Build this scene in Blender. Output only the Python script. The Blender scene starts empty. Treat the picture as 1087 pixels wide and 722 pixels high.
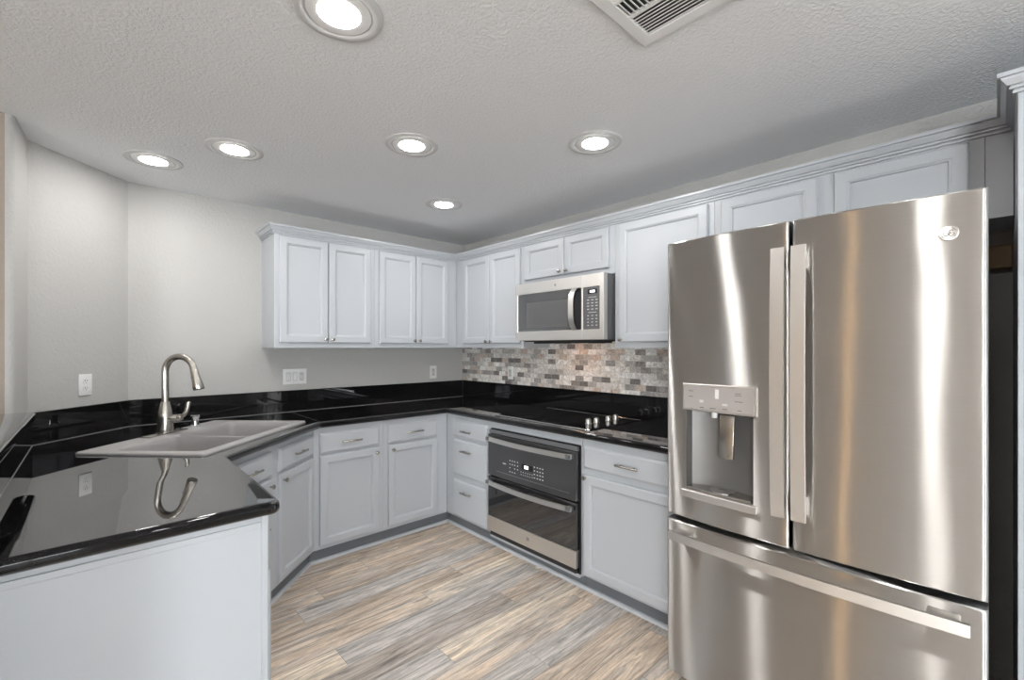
import bpy, bmesh, math, random
from math import sin, cos, pi, radians, sqrt
from mathutils import Vector, Matrix

scene = bpy.context.scene
COL = scene.collection

# ------------------------------------------------------------------ camera
cam_d = bpy.data.cameras.new('camera')
cam = bpy.data.objects.new('camera', cam_d)
COL.objects.link(cam)
cam.location = (-2.6532, -3.5652, 1.3865)
cam.rotation_euler = (radians(90), 0, radians(-42.858))
cam_d.sensor_width = 36.0
cam_d.lens = 36.0 * 477.97 / 1087.0
cam_d.shift_y = 8.23 / 1087.0
cam_d.clip_start = 0.02
scene.camera = cam

# ------------------------------------------------------------------ light levels
scene.view_settings.view_transform = 'Standard'
scene.view_settings.look = 'None'
scene.view_settings.gamma = 1.0
scene.view_settings.use_curve_mapping = False
scene.view_settings.exposure = 0.29
CAN_STRENGTH = 122.0          # luminance of each ceiling can's lens
DAY = 14.0                     # luminance of the window panes, mostly added as daylight fill
world = bpy.data.worlds.new('world')
scene.world = world
world.use_nodes = True
world.node_tree.nodes['Background'].inputs[0].default_value = (0.75, 0.85, 1.0, 1)
world.node_tree.nodes['Background'].inputs[1].default_value = 1.0
scene.cycles.max_bounces = 10
scene.cycles.diffuse_bounces = 6
scene.cycles.glossy_bounces = 6
scene.cycles.sample_clamp_indirect = 6.0
scene.cycles.caustics_reflective = False
scene.cycles.caustics_refractive = False
scene.cycles.blur_glossy = 0.3

CEIL = 2.3875
CT = 0.914            # counter top height
WALL_L = -7.6         # far wall of the adjoining room
WALL_B = -8.6         # wall behind the camera

# ------------------------------------------------------------------ materials
def new_mat(name):
    m = bpy.data.materials.new(name)
    m.use_nodes = True
    nt = m.node_tree
    b = nt.nodes['Principled BSDF']
    return m, nt, b

def N(nt, typ, **kw):
    n = nt.nodes.new(typ)
    for k, v in kw.items():
        if k in n.inputs: n.inputs[k].default_value = v
        else: setattr(n, k, v)
    return n

def plain(name, col, rough=0.5, metal=0.0, ior=1.5, coat=0.0, var=0.0, vscale=8.0, bump=0.0, bscale=200.0):
    m, nt, b = new_mat(name)
    b.inputs['Base Color'].default_value = (*col, 1)
    b.inputs['Roughness'].default_value = rough
    b.inputs['Metallic'].default_value = metal
    b.inputs['IOR'].default_value = ior
    b.inputs['Coat Weight'].default_value = coat
    tc = N(nt, 'ShaderNodeTexCoord')
    if var > 0:
        n = N(nt, 'ShaderNodeTexNoise', Scale=vscale, Detail=4.0)
        nt.links.new(tc.outputs['Object'], n.inputs['Vector'])
        r = N(nt, 'ShaderNodeMapRange')
        r.inputs['To Min'].default_value = 1 - var
        r.inputs['To Max'].default_value = 1 + var
        nt.links.new(n.outputs['Fac'], r.inputs['Value'])
        mx = N(nt, 'ShaderNodeVectorMath', operation='SCALE')
        mx.inputs[0].default_value = col
        nt.links.new(r.outputs['Result'], mx.inputs['Scale'])
        nt.links.new(mx.outputs[0], b.inputs['Base Color'])
    if bump > 0:
        n = N(nt, 'ShaderNodeTexNoise', Scale=bscale, Detail=3.0)
        nt.links.new(tc.outputs['Object'], n.inputs['Vector'])
        bp = N(nt, 'ShaderNodeBump', Strength=bump, Distance=0.004)
        nt.links.new(n.outputs['Fac'], bp.inputs['Height'])
        nt.links.new(bp.outputs[0], b.inputs['Normal'])
    return m

def emit(name, col, strength):
    m, nt, b = new_mat(name)
    b.inputs['Base Color'].default_value = (0.8, 0.8, 0.8, 1)
    b.inputs['Emission Color'].default_value = (*col, 1)
    b.inputs['Emission Strength'].default_value = strength
    return m

def plaster(name, col, scale, strength, dist):
    """hand-textured (knockdown / orange peel) painted drywall"""
    m, nt, b = new_mat(name)
    b.inputs['Base Color'].default_value = (*col, 1)
    b.inputs['Roughness'].default_value = 0.75
    tc = N(nt, 'ShaderNodeTexCoord')
    n = N(nt, 'ShaderNodeTexNoise', Scale=scale, Detail=3.0, Roughness=0.55, Distortion=0.6)
    nt.links.new(tc.outputs['Object'], n.inputs['Vector'])
    rp = N(nt, 'ShaderNodeMapRange')
    rp.inputs['From Min'].default_value = 0.35
    rp.inputs['From Max'].default_value = 0.65
    nt.links.new(n.outputs['Fac'], rp.inputs['Value'])
    bp = N(nt, 'ShaderNodeBump', Strength=strength, Distance=dist)
    nt.links.new(rp.outputs['Result'], bp.inputs['Height'])
    nt.links.new(bp.outputs[0], b.inputs['Normal'])
    return m

M = {}
M['wall'] = plaster('wall_paint', (0.435, 0.427, 0.412), 55, 0.35, 0.0035)
M['wall_beige_dim'] = plaster('wall_paint_beige_dim', (0.30, 0.25, 0.205), 55, 0.35, 0.0035)  # beige darkened in its colour for a dimmer next room and darker fridge reflections
M['ceiling'] = plaster('ceiling_paint', (0.82, 0.828, 0.845), 80, 0.42, 0.004)
M['paint'] = plain('cabinet_paint', (0.455, 0.475, 0.502), 0.32, var=0.015, vscale=3)
M['toe'] = plain('toe_kick_shaded', (0.135, 0.147, 0.162), 0.45, var=0.03)  # paint darkened to carry the shade of the recess
M['granite'] = None
M['recess'] = plain('dispenser_metal', (0.17, 0.165, 0.16), 0.45, metal=0.55, var=0.02)
M['touch'] = plain('touch_panel_metal', (0.50, 0.465, 0.445), 0.4, metal=0.5, var=0.02)
M['nickel'] = plain('satin_nickel', (0.46, 0.435, 0.40), 0.27, metal=1.0, var=0.02)
M['chrome'] = plain('chrome', (0.75, 0.75, 0.75), 0.12, metal=1.0, var=0.02)
M['plastic_white'] = plain('white_plastic', (0.74, 0.74, 0.73), 0.35, var=0.01)
M['plastic_shaded'] = plain('white_plastic_shaded', (0.54, 0.54, 0.535), 0.35, var=0.01)  # white plastic with the outline shading put into its colour
M['plastic_slot'] = plain('dark_slots', (0.04, 0.04, 0.04), 0.5, var=0.02)
M['baffle'] = plain('lamp_reflector', (0.82, 0.82, 0.82), 0.5, var=0.01)
M['lamp_trim'] = plain('lamp_trim', (0.60, 0.60, 0.60), 0.5, var=0.01)
M['trim_white'] = plain('white_trim', (0.78, 0.78, 0.775), 0.45, var=0.01)
M['quarter'] = plain('quarter_round_paint', (0.50, 0.515, 0.54), 0.4, var=0.02)
M['black_gloss'] = plain('black_enamel', (0.012, 0.012, 0.013), 0.12, var=0.05)
M['black_matte'] = plain('black_plastic', (0.016, 0.016, 0.017), 0.5, var=0.05)
M['dark_gap'] = plain('black_rubber', (0.01, 0.01, 0.01), 0.8, var=0.05)
M['body_grey'] = plain('appliance_grey', (0.115, 0.118, 0.125), 0.4, var=0.03)
M['oven_glass'] = plain('dark_oven_glass', (0.016, 0.016, 0.017), 0.03, ior=2.0, var=0.03)
M['oven_panel'] = plain('slate_oven_glass', (0.045, 0.045, 0.047), 0.08, ior=1.75, var=0.03)
M['mw_glass'] = plain('microwave_glass', (0.055, 0.055, 0.057), 0.06, ior=1.9, var=0.03)
M['mw_panel'] = plain('microwave_panel', (0.10, 0.10, 0.102), 0.35, var=0.03)
M['cook_glass'] = plain('cooktop_glass', (0.006, 0.006, 0.007), 0.03, ior=1.6, var=0.03)
M['ring'] = plain('burner_print', (0.05, 0.05, 0.053), 0.2, var=0.03)
M['touch_light'] = plain('panel_light_grey', (0.66, 0.64, 0.62), 0.45, var=0.01)
M['mark'] = plain('printed_marks', (0.62, 0.62, 0.62), 0.5, var=0.01)
M['mark_dark'] = plain('printed_marks_dark', (0.13, 0.13, 0.13), 0.5, var=0.01)
M['display'] = emit('lit_display', (0.85, 0.93, 1.0), 1.6)
M['sink'] = plain('grey_composite', (0.35, 0.34, 0.338), 0.38, var=0.05, vscale=220)
M['lens'] = emit('lamp_lens', (1.0, 0.98, 0.955), CAN_STRENGTH)
M['day'] = emit('daylight_pane', (0.88, 0.95, 1.0), DAY)  # pane glow, shared by an inferred window and an added one
M['day_fill_west'] = emit('added_daylight_west', (0.92, 0.97, 1.0), DAY * 3.0)  # added daylight fill from an unseen side opening
M['raw_wood'] = plain('raw_wood', (0.36, 0.24, 0.14), 0.7, var=0.12, vscale=20)
M['amber'] = emit('amber_glow', (1.0, 0.58, 0.20), 6.0)  # added glow without a known source, makes the warm fridge streak

def granite():
    m, nt, b = new_mat('black_granite')
    tc = N(nt, 'ShaderNodeTexCoord')
    v = N(nt, 'ShaderNodeTexNoise', Scale=420.0, Detail=2.0)
    nt.links.new(tc.outputs['Object'], v.inputs['Vector'])
    r = N(nt, 'ShaderNodeValToRGB')
    r.color_ramp.elements[0].position = 0.60
    r.color_ramp.elements[0].color = (0.005, 0.005, 0.0055, 1)
    r.color_ramp.elements[1].position = 0.80
    r.color_ramp.elements[1].color = (0.06, 0.06, 0.062, 1)
    nt.links.new(v.outputs['Fac'], r.inputs['Fac'])
    nt.links.new(r.outputs['Color'], b.inputs['Base Color'])
    b.inputs['Roughness'].default_value = 0.5
    b.inputs['Specular IOR Level'].default_value = 0.0
    # polished surface: reflection grows steeply towards grazing angles
    lw = N(nt, 'ShaderNodeLayerWeight', Blend=0.5)
    pw = N(nt, 'ShaderNodeMath', operation='POWER'); pw.inputs[1].default_value = 2.9
    nt.links.new(lw.outputs['Facing'], pw.inputs[0])
    ad = N(nt, 'ShaderNodeMath', operation='MULTIPLY_ADD'); ad.inputs[1].default_value = 0.975; ad.inputs[2].default_value = 0.025
    nt.links.new(pw.outputs[0], ad.inputs[0])
    gl = N(nt, 'ShaderNodeBsdfAnisotropic', distribution='GGX')
    gl.inputs['Roughness'].default_value = 0.02
    gl.inputs['Color'].default_value = (0.95, 0.95, 0.95, 1)
    ms = N(nt, 'ShaderNodeMixShader')
    nt.links.new(ad.outputs[0], ms.inputs[0]); nt.links.new(b.outputs[0], ms.inputs[1]); nt.links.new(gl.outputs[0], ms.inputs[2])
    nt.links.new(ms.outputs[0], nt.nodes['Material Output'].inputs['Surface'])
    return m
M['granite'] = granite()

def steel(name, col=(0.64, 0.625, 0.605), small=0.012, big=0.60, wave=0.0):
    """brushed stainless, grain running horizontally so highlights smear upright; faint waviness of the rolled sheet"""
    m, nt, b = new_mat(name)
    nt.nodes.remove(b)
    g = N(nt, 'ShaderNodeBsdfAnisotropic', distribution='GGX')
    g.inputs['Roughness'].default_value = (small * big) ** 0.25
    g.inputs['Anisotropy'].default_value = 1 - sqrt(small / big)
    tg = N(nt, 'ShaderNodeTangent', direction_type='RADIAL', axis='Z')
    nt.links.new(tg.outputs[0], g.inputs['Tangent'])
    tc = N(nt, 'ShaderNodeTexCoord')
    mp = N(nt, 'ShaderNodeMapping')
    mp.inputs['Scale'].default_value = (2.5, 2.5, 500)
    nt.links.new(tc.outputs['Object'], mp.inputs['Vector'])
    n = N(nt, 'ShaderNodeTexNoise', Scale=1.0, Detail=2.0)
    nt.links.new(mp.outputs[0], n.inputs['Vector'])
    r2 = N(nt, 'ShaderNodeMapRange')
    r2.inputs['To Min'].default_value = 0.96
    r2.inputs['To Max'].default_value = 1.04
    nt.links.new(n.outputs['Fac'], r2.inputs['Value'])
    mx = N(nt, 'ShaderNodeVectorMath', operation='SCALE')
    mx.inputs[0].default_value = col
    nt.links.new(r2.outputs['Result'], mx.inputs['Scale'])
    nt.links.new(mx.outputs[0], g.inputs['Color'])
    if wave > 0:
        mp2 = N(nt, 'ShaderNodeMapping')
        mp2.inputs['Scale'].default_value = (4.0, 4.0, 2.6)
        nt.links.new(tc.outputs['Object'], mp2.inputs['Vector'])
        n2 = N(nt, 'ShaderNodeTexNoise', Scale=1.0, Detail=1.0)
        nt.links.new(mp2.outputs[0], n2.inputs['Vector'])
        bp = N(nt, 'ShaderNodeBump', Strength=1.0, Distance=wave)
        nt.links.new(n2.outputs['Fac'], bp.inputs['Height'])
        nt.links.new(bp.outputs[0], g.inputs['Normal'])
    nt.links.new(g.outputs[0], nt.nodes['Material Output'].inputs['Surface'])
    return m
M['steel'] = steel('brushed_steel', wave=0.0)
M['fridge_steel'] = steel('fridge_steel', wave=0.0025)
M['steel_flat'] = plain('satin_steel', (0.80, 0.775, 0.745), 0.36, metal=1.0, var=0.02)

def tile_mat():
    m, nt, b = new_mat('marble_mosaic')
    tc = N(nt, 'ShaderNodeTexCoord')
    sp = N(nt, 'ShaderNodeSeparateXYZ')
    nt.links.new(tc.outputs['Object'], sp.inputs[0])
    cb = N(nt, 'ShaderNodeCombineXYZ')
    nt.links.new(sp.outputs['Y'], cb.inputs['X'])
    nt.links.new(sp.outputs['Z'], cb.inputs['Y'])
    br = N(nt, 'ShaderNodeTexBrick', offset=0.5, squash=1.0)
    br.inputs['Color1'].default_value = (0, 0, 0, 1)
    br.inputs['Color2'].default_value = (1, 1, 1, 1)
    br.inputs['Mortar'].default_value = (0.5, 0.5, 0.5, 1)
    br.inputs['Scale'].default_value = 1.0
    br.inputs['Mortar Size'].default_value = 0.0011
    br.inputs['Mortar Smooth'].default_value = 0.1
    br.inputs['Bias'].default_value = 0.0
    br.inputs['Brick Width'].default_value = 0.0785
    br.inputs['Row Height'].default_value = 0.0393
    nt.links.new(cb.outputs[0], br.inputs['Vector'])
    ramp = N(nt, 'ShaderNodeValToRGB')
    cr = ramp.color_ramp
    cr.interpolation = 'CONSTANT'
    cols = [(0.0, (0.76, 0.72, 0.67)), (0.2, (0.50, 0.47, 0.445)), (0.36, (0.82, 0.80, 0.77)),
            (0.52, (0.60, 0.50, 0.43)), (0.62, (0.37, 0.35, 0.335)), (0.74, (0.70, 0.67, 0.64)),
            (0.86, (0.20, 0.185, 0.175)), (0.94, (0.30, 0.275, 0.25))]
    cr.elements[0].position = 0.0; cr.elements[0].color = (*cols[0][1], 1)
    cr.elements[1].position = cols[1][0]; cr.elements[1].color = (*cols[1][1], 1)
    for p, c in cols[2:]:
        e = cr.elements.new(p); e.color = (*c, 1)
    nt.links.new(br.outputs['Color'], ramp.inputs['Fac'])
    # marble veins, shifted per brick
    add = N(nt, 'ShaderNodeVectorMath', operation='MULTIPLY_ADD')
    nt.links.new(br.outputs['Color'], add.inputs[0])
    add.inputs[1].default_value = (7, 13, 3)
    nt.links.new(cb.outputs[0], add.inputs[2])
    nz = N(nt, 'ShaderNodeTexNoise', Scale=28.0, Detail=5.0, Roughness=0.65, Distortion=1.6)
    nt.links.new(add.outputs[0], nz.inputs['Vector'])
    mr = N(nt, 'ShaderNodeMapRange')
    mr.inputs['From Min'].default_value = 0.3
    mr.inputs['From Max'].default_value = 0.7
    mr.inputs['To Min'].default_value = 0.55
    mr.inputs['To Max'].default_value = 1.3
    nt.links.new(nz.outputs['Fac'], mr.inputs['Value'])
    sc = N(nt, 'ShaderNodeVectorMath', operation='SCALE')
    nt.links.new(ramp.outputs['Color'], sc.inputs[0])
    nt.links.new(mr.outputs['Result'], sc.inputs['Scale'])
    mix = N(nt, 'ShaderNodeMix', data_type='RGBA')
    nt.links.new(br.outputs['Fac'], mix.inputs['Factor'])
    nt.links.new(sc.outputs[0], mix.inputs['A'])
    mix.inputs['B'].default_value = (0.50, 0.48, 0.46, 1)
    nt.links.new(mix.outputs['Result'], b.inputs['Base Color'])
    b.inputs['Roughness'].default_value = 0.25
    bp = N(nt, 'ShaderNodeBump', Strength=0.5, Distance=0.0015, invert=True)
    nt.links.new(br.outputs['Fac'], bp.inputs['Height'])
    nt.links.new(bp.outputs[0], b.inputs['Normal'])
    return m
M['tile'] = tile_mat()

def floor_mat():
    m, nt, b = new_mat('vinyl_plank')
    tc = N(nt, 'ShaderNodeTexCoord')
    at = N(nt, 'ShaderNodeAttribute', attribute_name='plank')
    sd = N(nt, 'ShaderNodeAttribute', attribute_name='seed')
    off = N(nt, 'ShaderNodeVectorMath', operation='ADD')
    nt.links.new(tc.outputs['Object'], off.inputs[0])
    nt.links.new(sd.outputs['Color'], off.inputs[1])
    def grain(sx, sy, detail, dist, rough=0.6):
        mp = N(nt, 'ShaderNodeMapping')
        mp.inputs['Scale'].default_value = (sx, sy, 1)
        nt.links.new(off.outputs[0], mp.inputs['Vector'])
        n = N(nt, 'ShaderNodeTexNoise', Scale=1.0, Detail=detail, Roughness=rough, Distortion=dist)
        nt.links.new(mp.outputs[0], n.inputs['Vector'])
        return n
    n1 = grain(2.6, 34, 7.0, 1.2, 0.70)       # broad streaks
    n2 = grain(16.0, 260, 4.0, 0.6, 0.75)       # fine pores
    n3 = grain(1.1, 9, 3.0, 1.6)        # tonal clouds / cathedral
    def rng(n, a, bb, lo, hi):
        r = N(nt, 'ShaderNodeMapRange')
        r.inputs['From Min'].default_value = a; r.inputs['From Max'].default_value = bb
        r.inputs['To Min'].default_value = lo; r.inputs['To Max'].default_value = hi
        nt.links.new(n.outputs['Fac'], r.inputs['Value'])
        return r
    r1 = rng(n1, 0.34, 0.62, 0.36, 1.20)
    r2 = rng(n2, 0.3, 0.7, 0.72, 1.22)
    m1 = N(nt, 'ShaderNodeMath', operation='MULTIPLY')
    nt.links.new(r1.outputs[0], m1.inputs[0]); nt.links.new(r2.outputs[0], m1.inputs[1])
    sc = N(nt, 'ShaderNodeVectorMath', operation='SCALE')
    nt.links.new(at.outputs['Color'], sc.inputs[0]); nt.links.new(m1.outputs[0], sc.inputs['Scale'])
    # grey wash in parts of each plank
    r3 = rng(n3, 0.45, 0.68, 0.0, 0.75)
    mix = N(nt, 'ShaderNodeMix', data_type='RGBA')
    nt.links.new(r3.outputs[0], mix.inputs['Factor'])
    nt.links.new(sc.outputs[0], mix.inputs['A'])
    g = N(nt, 'ShaderNodeVectorMath', operation='SCALE')
    g.inputs[0].default_value = (0.62, 0.575, 0.535)
    nt.links.new(m1.outputs[0], g.inputs['Scale'])
    nt.links.new(g.outputs[0], mix.inputs['B'])
    nt.links.new(mix.outputs['Result'], b.inputs['Base Color'])
    b.inputs['Roughness'].default_value = 0.42
    bp = N(nt, 'ShaderNodeBump', Strength=0.15, Distance=0.001)
    nt.links.new(n2.outputs['Fac'], bp.inputs['Height'])
    nt.links.new(bp.outputs[0], b.inputs['Normal'])
    return m
M['floor'] = floor_mat()

# ------------------------------------------------------------------ mesh helpers
class MB:
    def __init__(self):
        self.bm = bmesh.new()
    def _add(self, tmp, mat=None):
        if mat is not None: tmp.transform(mat)
        me = bpy.data.meshes.new('tmp')
        tmp.to_mesh(me); tmp.free()
        self.bm.from_mesh(me)
        bpy.data.meshes.remove(me)
    def box(self, lo, hi, bevel=0.0, segs=2, mat=None):
        t = bmesh.new()
        lo = Vector(lo); hi = Vector(hi)
        bmesh.ops.create_cube(t, size=1.0)
        c = (lo + hi) / 2; d = hi - lo
        for v in t.verts:
            v.co = Vector((v.co.x * d.x + c.x, v.co.y * d.y + c.y, v.co.z * d.z + c.z))
        if bevel > 0:
            bmesh.ops.bevel(t, geom=t.edges[:], offset=bevel, segments=segs, profile=0.5, affect='EDGES')
        self._add(t, mat)
        return self
    def loops(self, rings, closed_u=True, cap0=True, cap1=True, mat=None):
        t = bmesh.new()
        vs = [[t.verts.new(p) for p in r] for r in rings]
        n = len(rings[0])
        for a, b in zip(vs[:-1], vs[1:]):
            for i in range(n if closed_u else n - 1):
                j = (i + 1) % n
                t.faces.new((a[i], a[j], b[j], b[i]))
        if cap0: t.faces.new(list(reversed(vs[0])))
        if cap1: t.faces.new(vs[-1])
        bmesh.ops.recalc_face_normals(t, faces=t.faces[:])
        self._add(t, mat)
        return self
    def lathe(self, prof, segs=28, mat=None, cap0=True, cap1=True):
        rings = [[(r * cos(2 * pi * k / segs), r * sin(2 * pi * k / segs), z) for k in range(segs)] for r, z in prof]
        return self.loops(rings, True, cap0, cap1, mat)
    def tube(self, pts, rad, segs=14, mat=None):
        pts = [Vector(p) for p in pts]
        if not isinstance(rad, (list, tuple)): rad = [rad] * len(pts)
        rings = []
        up = None
        for i, p in enumerate(pts):
            d = (pts[min(i + 1, len(pts) - 1)] - pts[max(i - 1, 0)]).normalized()
            if up is None:
                up = Vector((0, 0, 1)) if abs(d.z) < 0.9 else Vector((1, 0, 0))
            x = up.cross(d).normalized(); y = d.cross(x).normalized(); up = y
            rings.append([p + (x * cos(2 * pi * k / segs) + y * sin(2 * pi * k / segs)) * rad[i] for k in range(segs)])
        return self.loops(rings, True, True, True, mat)
    def prism(self, poly, z0, z1, bevel=0.0, segs=2, mat=None, vertical=False):
        t = bmesh.new()
        vs = [t.verts.new((x, y, z0)) for x, y in poly]
        f = t.faces.new(vs)
        r = bmesh.ops.extrude_face_region(t, geom=[f])
        for v in r['geom']:
            if isinstance(v, bmesh.types.BMVert): v.co.z = z1
        bmesh.ops.recalc_face_normals(t, faces=t.faces[:])
        if bevel > 0:
            es = t.edges[:] if vertical else [e for e in t.edges if abs(e.verts[0].co.z - e.verts[1].co.z) < 1e-6]
            bmesh.ops.bevel(t, geom=es, offset=bevel, segments=segs, profile=0.5, affect='EDGES')
        self._add(t, mat)
        return self
    def sweep(self, prof, path, mat=None, ends=None):
        """profile (out, z) swept along a plan polyline; 'out' is to the right of travel; mitred corners"""
        P = [Vector((p[0], p[1])) for p in path]
        rings = []
        for i, p in enumerate(P):
            d0 = (P[i] - P[i - 1]).normalized() if i > 0 else None
            d1 = (P[i + 1] - P[i]).normalized() if i < len(P) - 1 else None
            n0 = Vector((d0.y, -d0.x)) if d0 else None
            n1 = Vector((d1.y, -d1.x)) if d1 else None
            if n0 is None: nn = n1
            elif n1 is None: nn = n0
            else:
                nn = (n0 + n1).normalized(); nn = nn / nn.dot(n0)
            rings.append([(p.x + nn.x * o, p.y + nn.y * o, z) for o, z in prof])
        return self.loops(rings, True, True, True, mat)
    def build(self, name, mat, parent=None, smooth=False, angle=40):
        me = bpy.data.meshes.new(name)
        bmesh.ops.remove_doubles(self.bm, verts=self.bm.verts[:], dist=1e-6)
        self.bm.to_mesh(me); self.bm.free()
        ob = bpy.data.objects.new(name, me)
        COL.objects.link(ob)
        me.materials.append(mat)
        if smooth:
            for p in me.polygons: p.use_smooth = True
            me.set_sharp_from_angle(angle=radians(angle))
        if parent is not None: ob.parent = parent
        return ob

def tag(o, label, cat, group=None):
    o['label'] = label; o['category'] = cat
    if group: o['group'] = group
    return o

def thing(name, label, cat, loc=(0, 0, 0), rot=0.0, group=None):
    o = bpy.data.objects.new(name, None)
    o.empty_display_size = 0.1
    COL.objects.link(o)
    o.location = loc; o.rotation_euler = (0, 0, radians(rot))
    return tag(o, label, cat, group)

def struct(o):
    o['kind'] = 'structure'
    return o

def copy_tree(o, parent=None):
    c = o.copy(); COL.objects.link(c)
    if parent is not None: c.parent = parent
    for ch in list(o.children):
        copy_tree(ch, c)
    return c

def rect_ring(x0, x1, z0, z1, inset, y):
    return [(x0 + inset, y, z0 + inset), (x1 - inset, y, z0 + inset), (x1 - inset, y, z1 - inset), (x0 + inset, y, z1 - inset)]

def panel_door_mb(x0, x1, z0, z1, stile=0.056, t=0.020, y=0.0):
    """recessed-panel door, front towards -y"""
    mb = MB()
    prof = [(0.0, 0.0), (0.0, t - 0.006), (0.002, t - 0.002), (0.006, t), (stile - 0.012, t), (stile - 0.008, t - 0.003),
            (stile - 0.003, t - 0.005), (stile - 0.001, t - 0.013), (stile + 0.005, t - 0.0135)]
    mb.loops([rect_ring(x0, x1, z0, z1, i, y - d) for i, d in prof])
    return mb

def slab_front_mb(x0, x1, z0, z1, t=0.020, y=0.0):
    mb = MB()
    prof = [(0.0, 0.0), (0.0, t - 0.009), (0.003, t - 0.007), (0.010, t - 0.002), (0.014, t)]
    mb.loops([rect_ring(x0, x1, z0, z1, i, y - d) for i, d in prof])
    return mb

def add_knob(parent, x, z, y):
    mb = MB()
    mb.lathe([(0.005, -0.001), (0.005, 0.010), (0.0075, 0.013), (0.0115, 0.017), (0.0125, 0.021), (0.0115, 0.025), (0.006, 0.027)], 18,
             mat=Matrix.Translation((x, y, z)) @ Matrix.Rotation(radians(90), 4, 'X'))
    return mb.build('knob', M['nickel'], parent, True)

def add_pull(parent, x, z, y, L=0.135):
    mb = MB()
    h = L / 2
    pts = [(x - h, y - 0.020, z), (x - h + 0.004, y - 0.024, z), (x, y - 0.026, z), (x + h - 0.004, y - 0.024, z), (x + h, y - 0.020, z)]
    mb.tube(pts, [0.0052, 0.0062, 0.0062, 0.0062, 0.0052], 10)
    for s in (-1, 1):
        mb.tube([(x + s * 0.038, y + 0.001, z), (x + s * 0.038, y - 0.024, z)], 0.0048, 8)
    return mb.build('pull', M['nickel'], parent, True)

def add_door(parent, x0, x1, z0, z1, knob=None, name='door', stile=0.056):
    d = panel_door_mb(x0, x1, z0, z1, stile).build(name, M['paint'], parent)
    if knob: add_knob(d, knob[0], knob[1], -0.020)
    return d

def add_drawer(parent, x0, x1, z0, z1, pull=True, L=0.135):
    d = slab_front_mb(x0, x1, z0, z1).build('drawer', M['paint'], parent)
    if pull: add_pull(d, (x0 + x1) / 2, (z0 + z1) / 2, -0.020, L)
    return d

# ------------------------------------------------------------------ the setting
def quad_struct(name, quads, mat):
    bm = bmesh.new()
    for q in quads:
        bm.faces.new([bm.verts.new(p) for p in q])
    bmesh.ops.remove_doubles(bm, verts=bm.verts[:], dist=1e-5)
    me = bpy.data.meshes.new(name); bm.to_mesh(me); bm.free()
    ob = bpy.data.objects.new(name, me); COL.objects.link(ob)
    me.materials.append(mat)
    return struct(ob)

def make_floor():
    rnd = random.Random(11)
    W, L = 0.15, 1.22
    light, tan, grey, dark, brown = (0.88, 0.75, 0.60), (0.74, 0.60, 0.47), (0.60, 0.555, 0.515), (0.48, 0.415, 0.36), (0.63, 0.51, 0.40)
    joints = {0: -1.49, 1: -0.97, 2: -0.62, 3: -1.295, 4: -1.0, 5: -0.655, 6: -1.72, 7: -1.386, 8: -1.1, -1: -1.9, -2: -1.2, -3: -1.65}
    tone = {(0, 1): light, (0, 0): grey, (1, 0): dark, (1, 1): brown, (2, 0): grey, (2, -1): light, (2, 1): light,
            (3, 0): tan, (3, 1): light, (4, 0): brown, (4, 1): tan, (5, 0): grey, (5, -1): brown, (5, 1): dark,
            (6, 0): tan, (6, 1): brown, (7, 0): tan, (7, 1): tan, (8, 0): brown, (8, 1): brown,
            (-1, 0): tan, (-1, 1): tan, (-2, 0): grey, (-2, 1): grey, (-3, 0): tan, (-3, 1): brown}
    bm = bmesh.new()
    lp = bm.loops.layers.float_color.new('plank')
    ls = bm.loops.layers.float_color.new('seed')
    r0, r1 = -46, 13
    for r in range(r0, r1):
        y0 = -1.945 + r * W; y1 = y0 + W
        y0 = max(y0, WALL_B); y1 = min(y1, 0.0)
        if y1 <= y0: continue
        j = joints.get(r, -rnd.random() * L)
        k0 = math.floor((WALL_L - j) / L)
        for k in range(k0, 4):
            xa, xb = j + k * L, j + (k + 1) * L
            xa, xb = max(xa, WALL_L), min(xb, 0.0)
            if xb <= xa: continue
            g = 0.0007
            c = tone.get((r, k + 1), rnd.choice([light, tan, grey, dark, brown, tan, grey]))
            s = (rnd.random() * 40, rnd.random() * 40, 0, 1)
            f = bm.faces.new([bm.verts.new((xa + g, y0 + g, 0)), bm.verts.new((xb - g, y0 + g, 0)),
                              bm.verts.new((xb - g, y1 - g, 0)), bm.verts.new((xa + g, y1 - g, 0))])
            for l in f.loops:
                l[lp] = (*c, 1); l[ls] = s
    # joints lie on a dark underlay just below
    f = bm.faces.new([bm.verts.new(p) for p in ((WALL_L, WALL_B, -0.0015), (0, WALL_B, -0.0015), (0, 0, -0.0015), (WALL_L, 0, -0.0015))])
    for l in f.loops:
        l[lp] = (0.10, 0.08, 0.06, 1); l[ls] = (0, 0, 0, 1)
    me = bpy.data.meshes.new('floor'); bm.to_mesh(me); bm.free()
    ob = bpy.data.objects.new('floor', me); COL.objects.link(ob)
    me.materials.append(M['floor'])
    struct(ob)
make_floor()

struct(MB().box((WALL_L - 0.1, WALL_B - 0.1, CEIL), (0.1, 0.1, CEIL + 0.1)).build('ceiling', M['ceiling']))
struct(MB().box((-2.56, 0.0, 0), (0.1, 0.1, CEIL)).build('wall_back', M['wall']))
struct(MB().box((0.0, WALL_B - 0.1, 0), (0.1, 0.0, CEIL)).build('wall_right', M['wall']))

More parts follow.
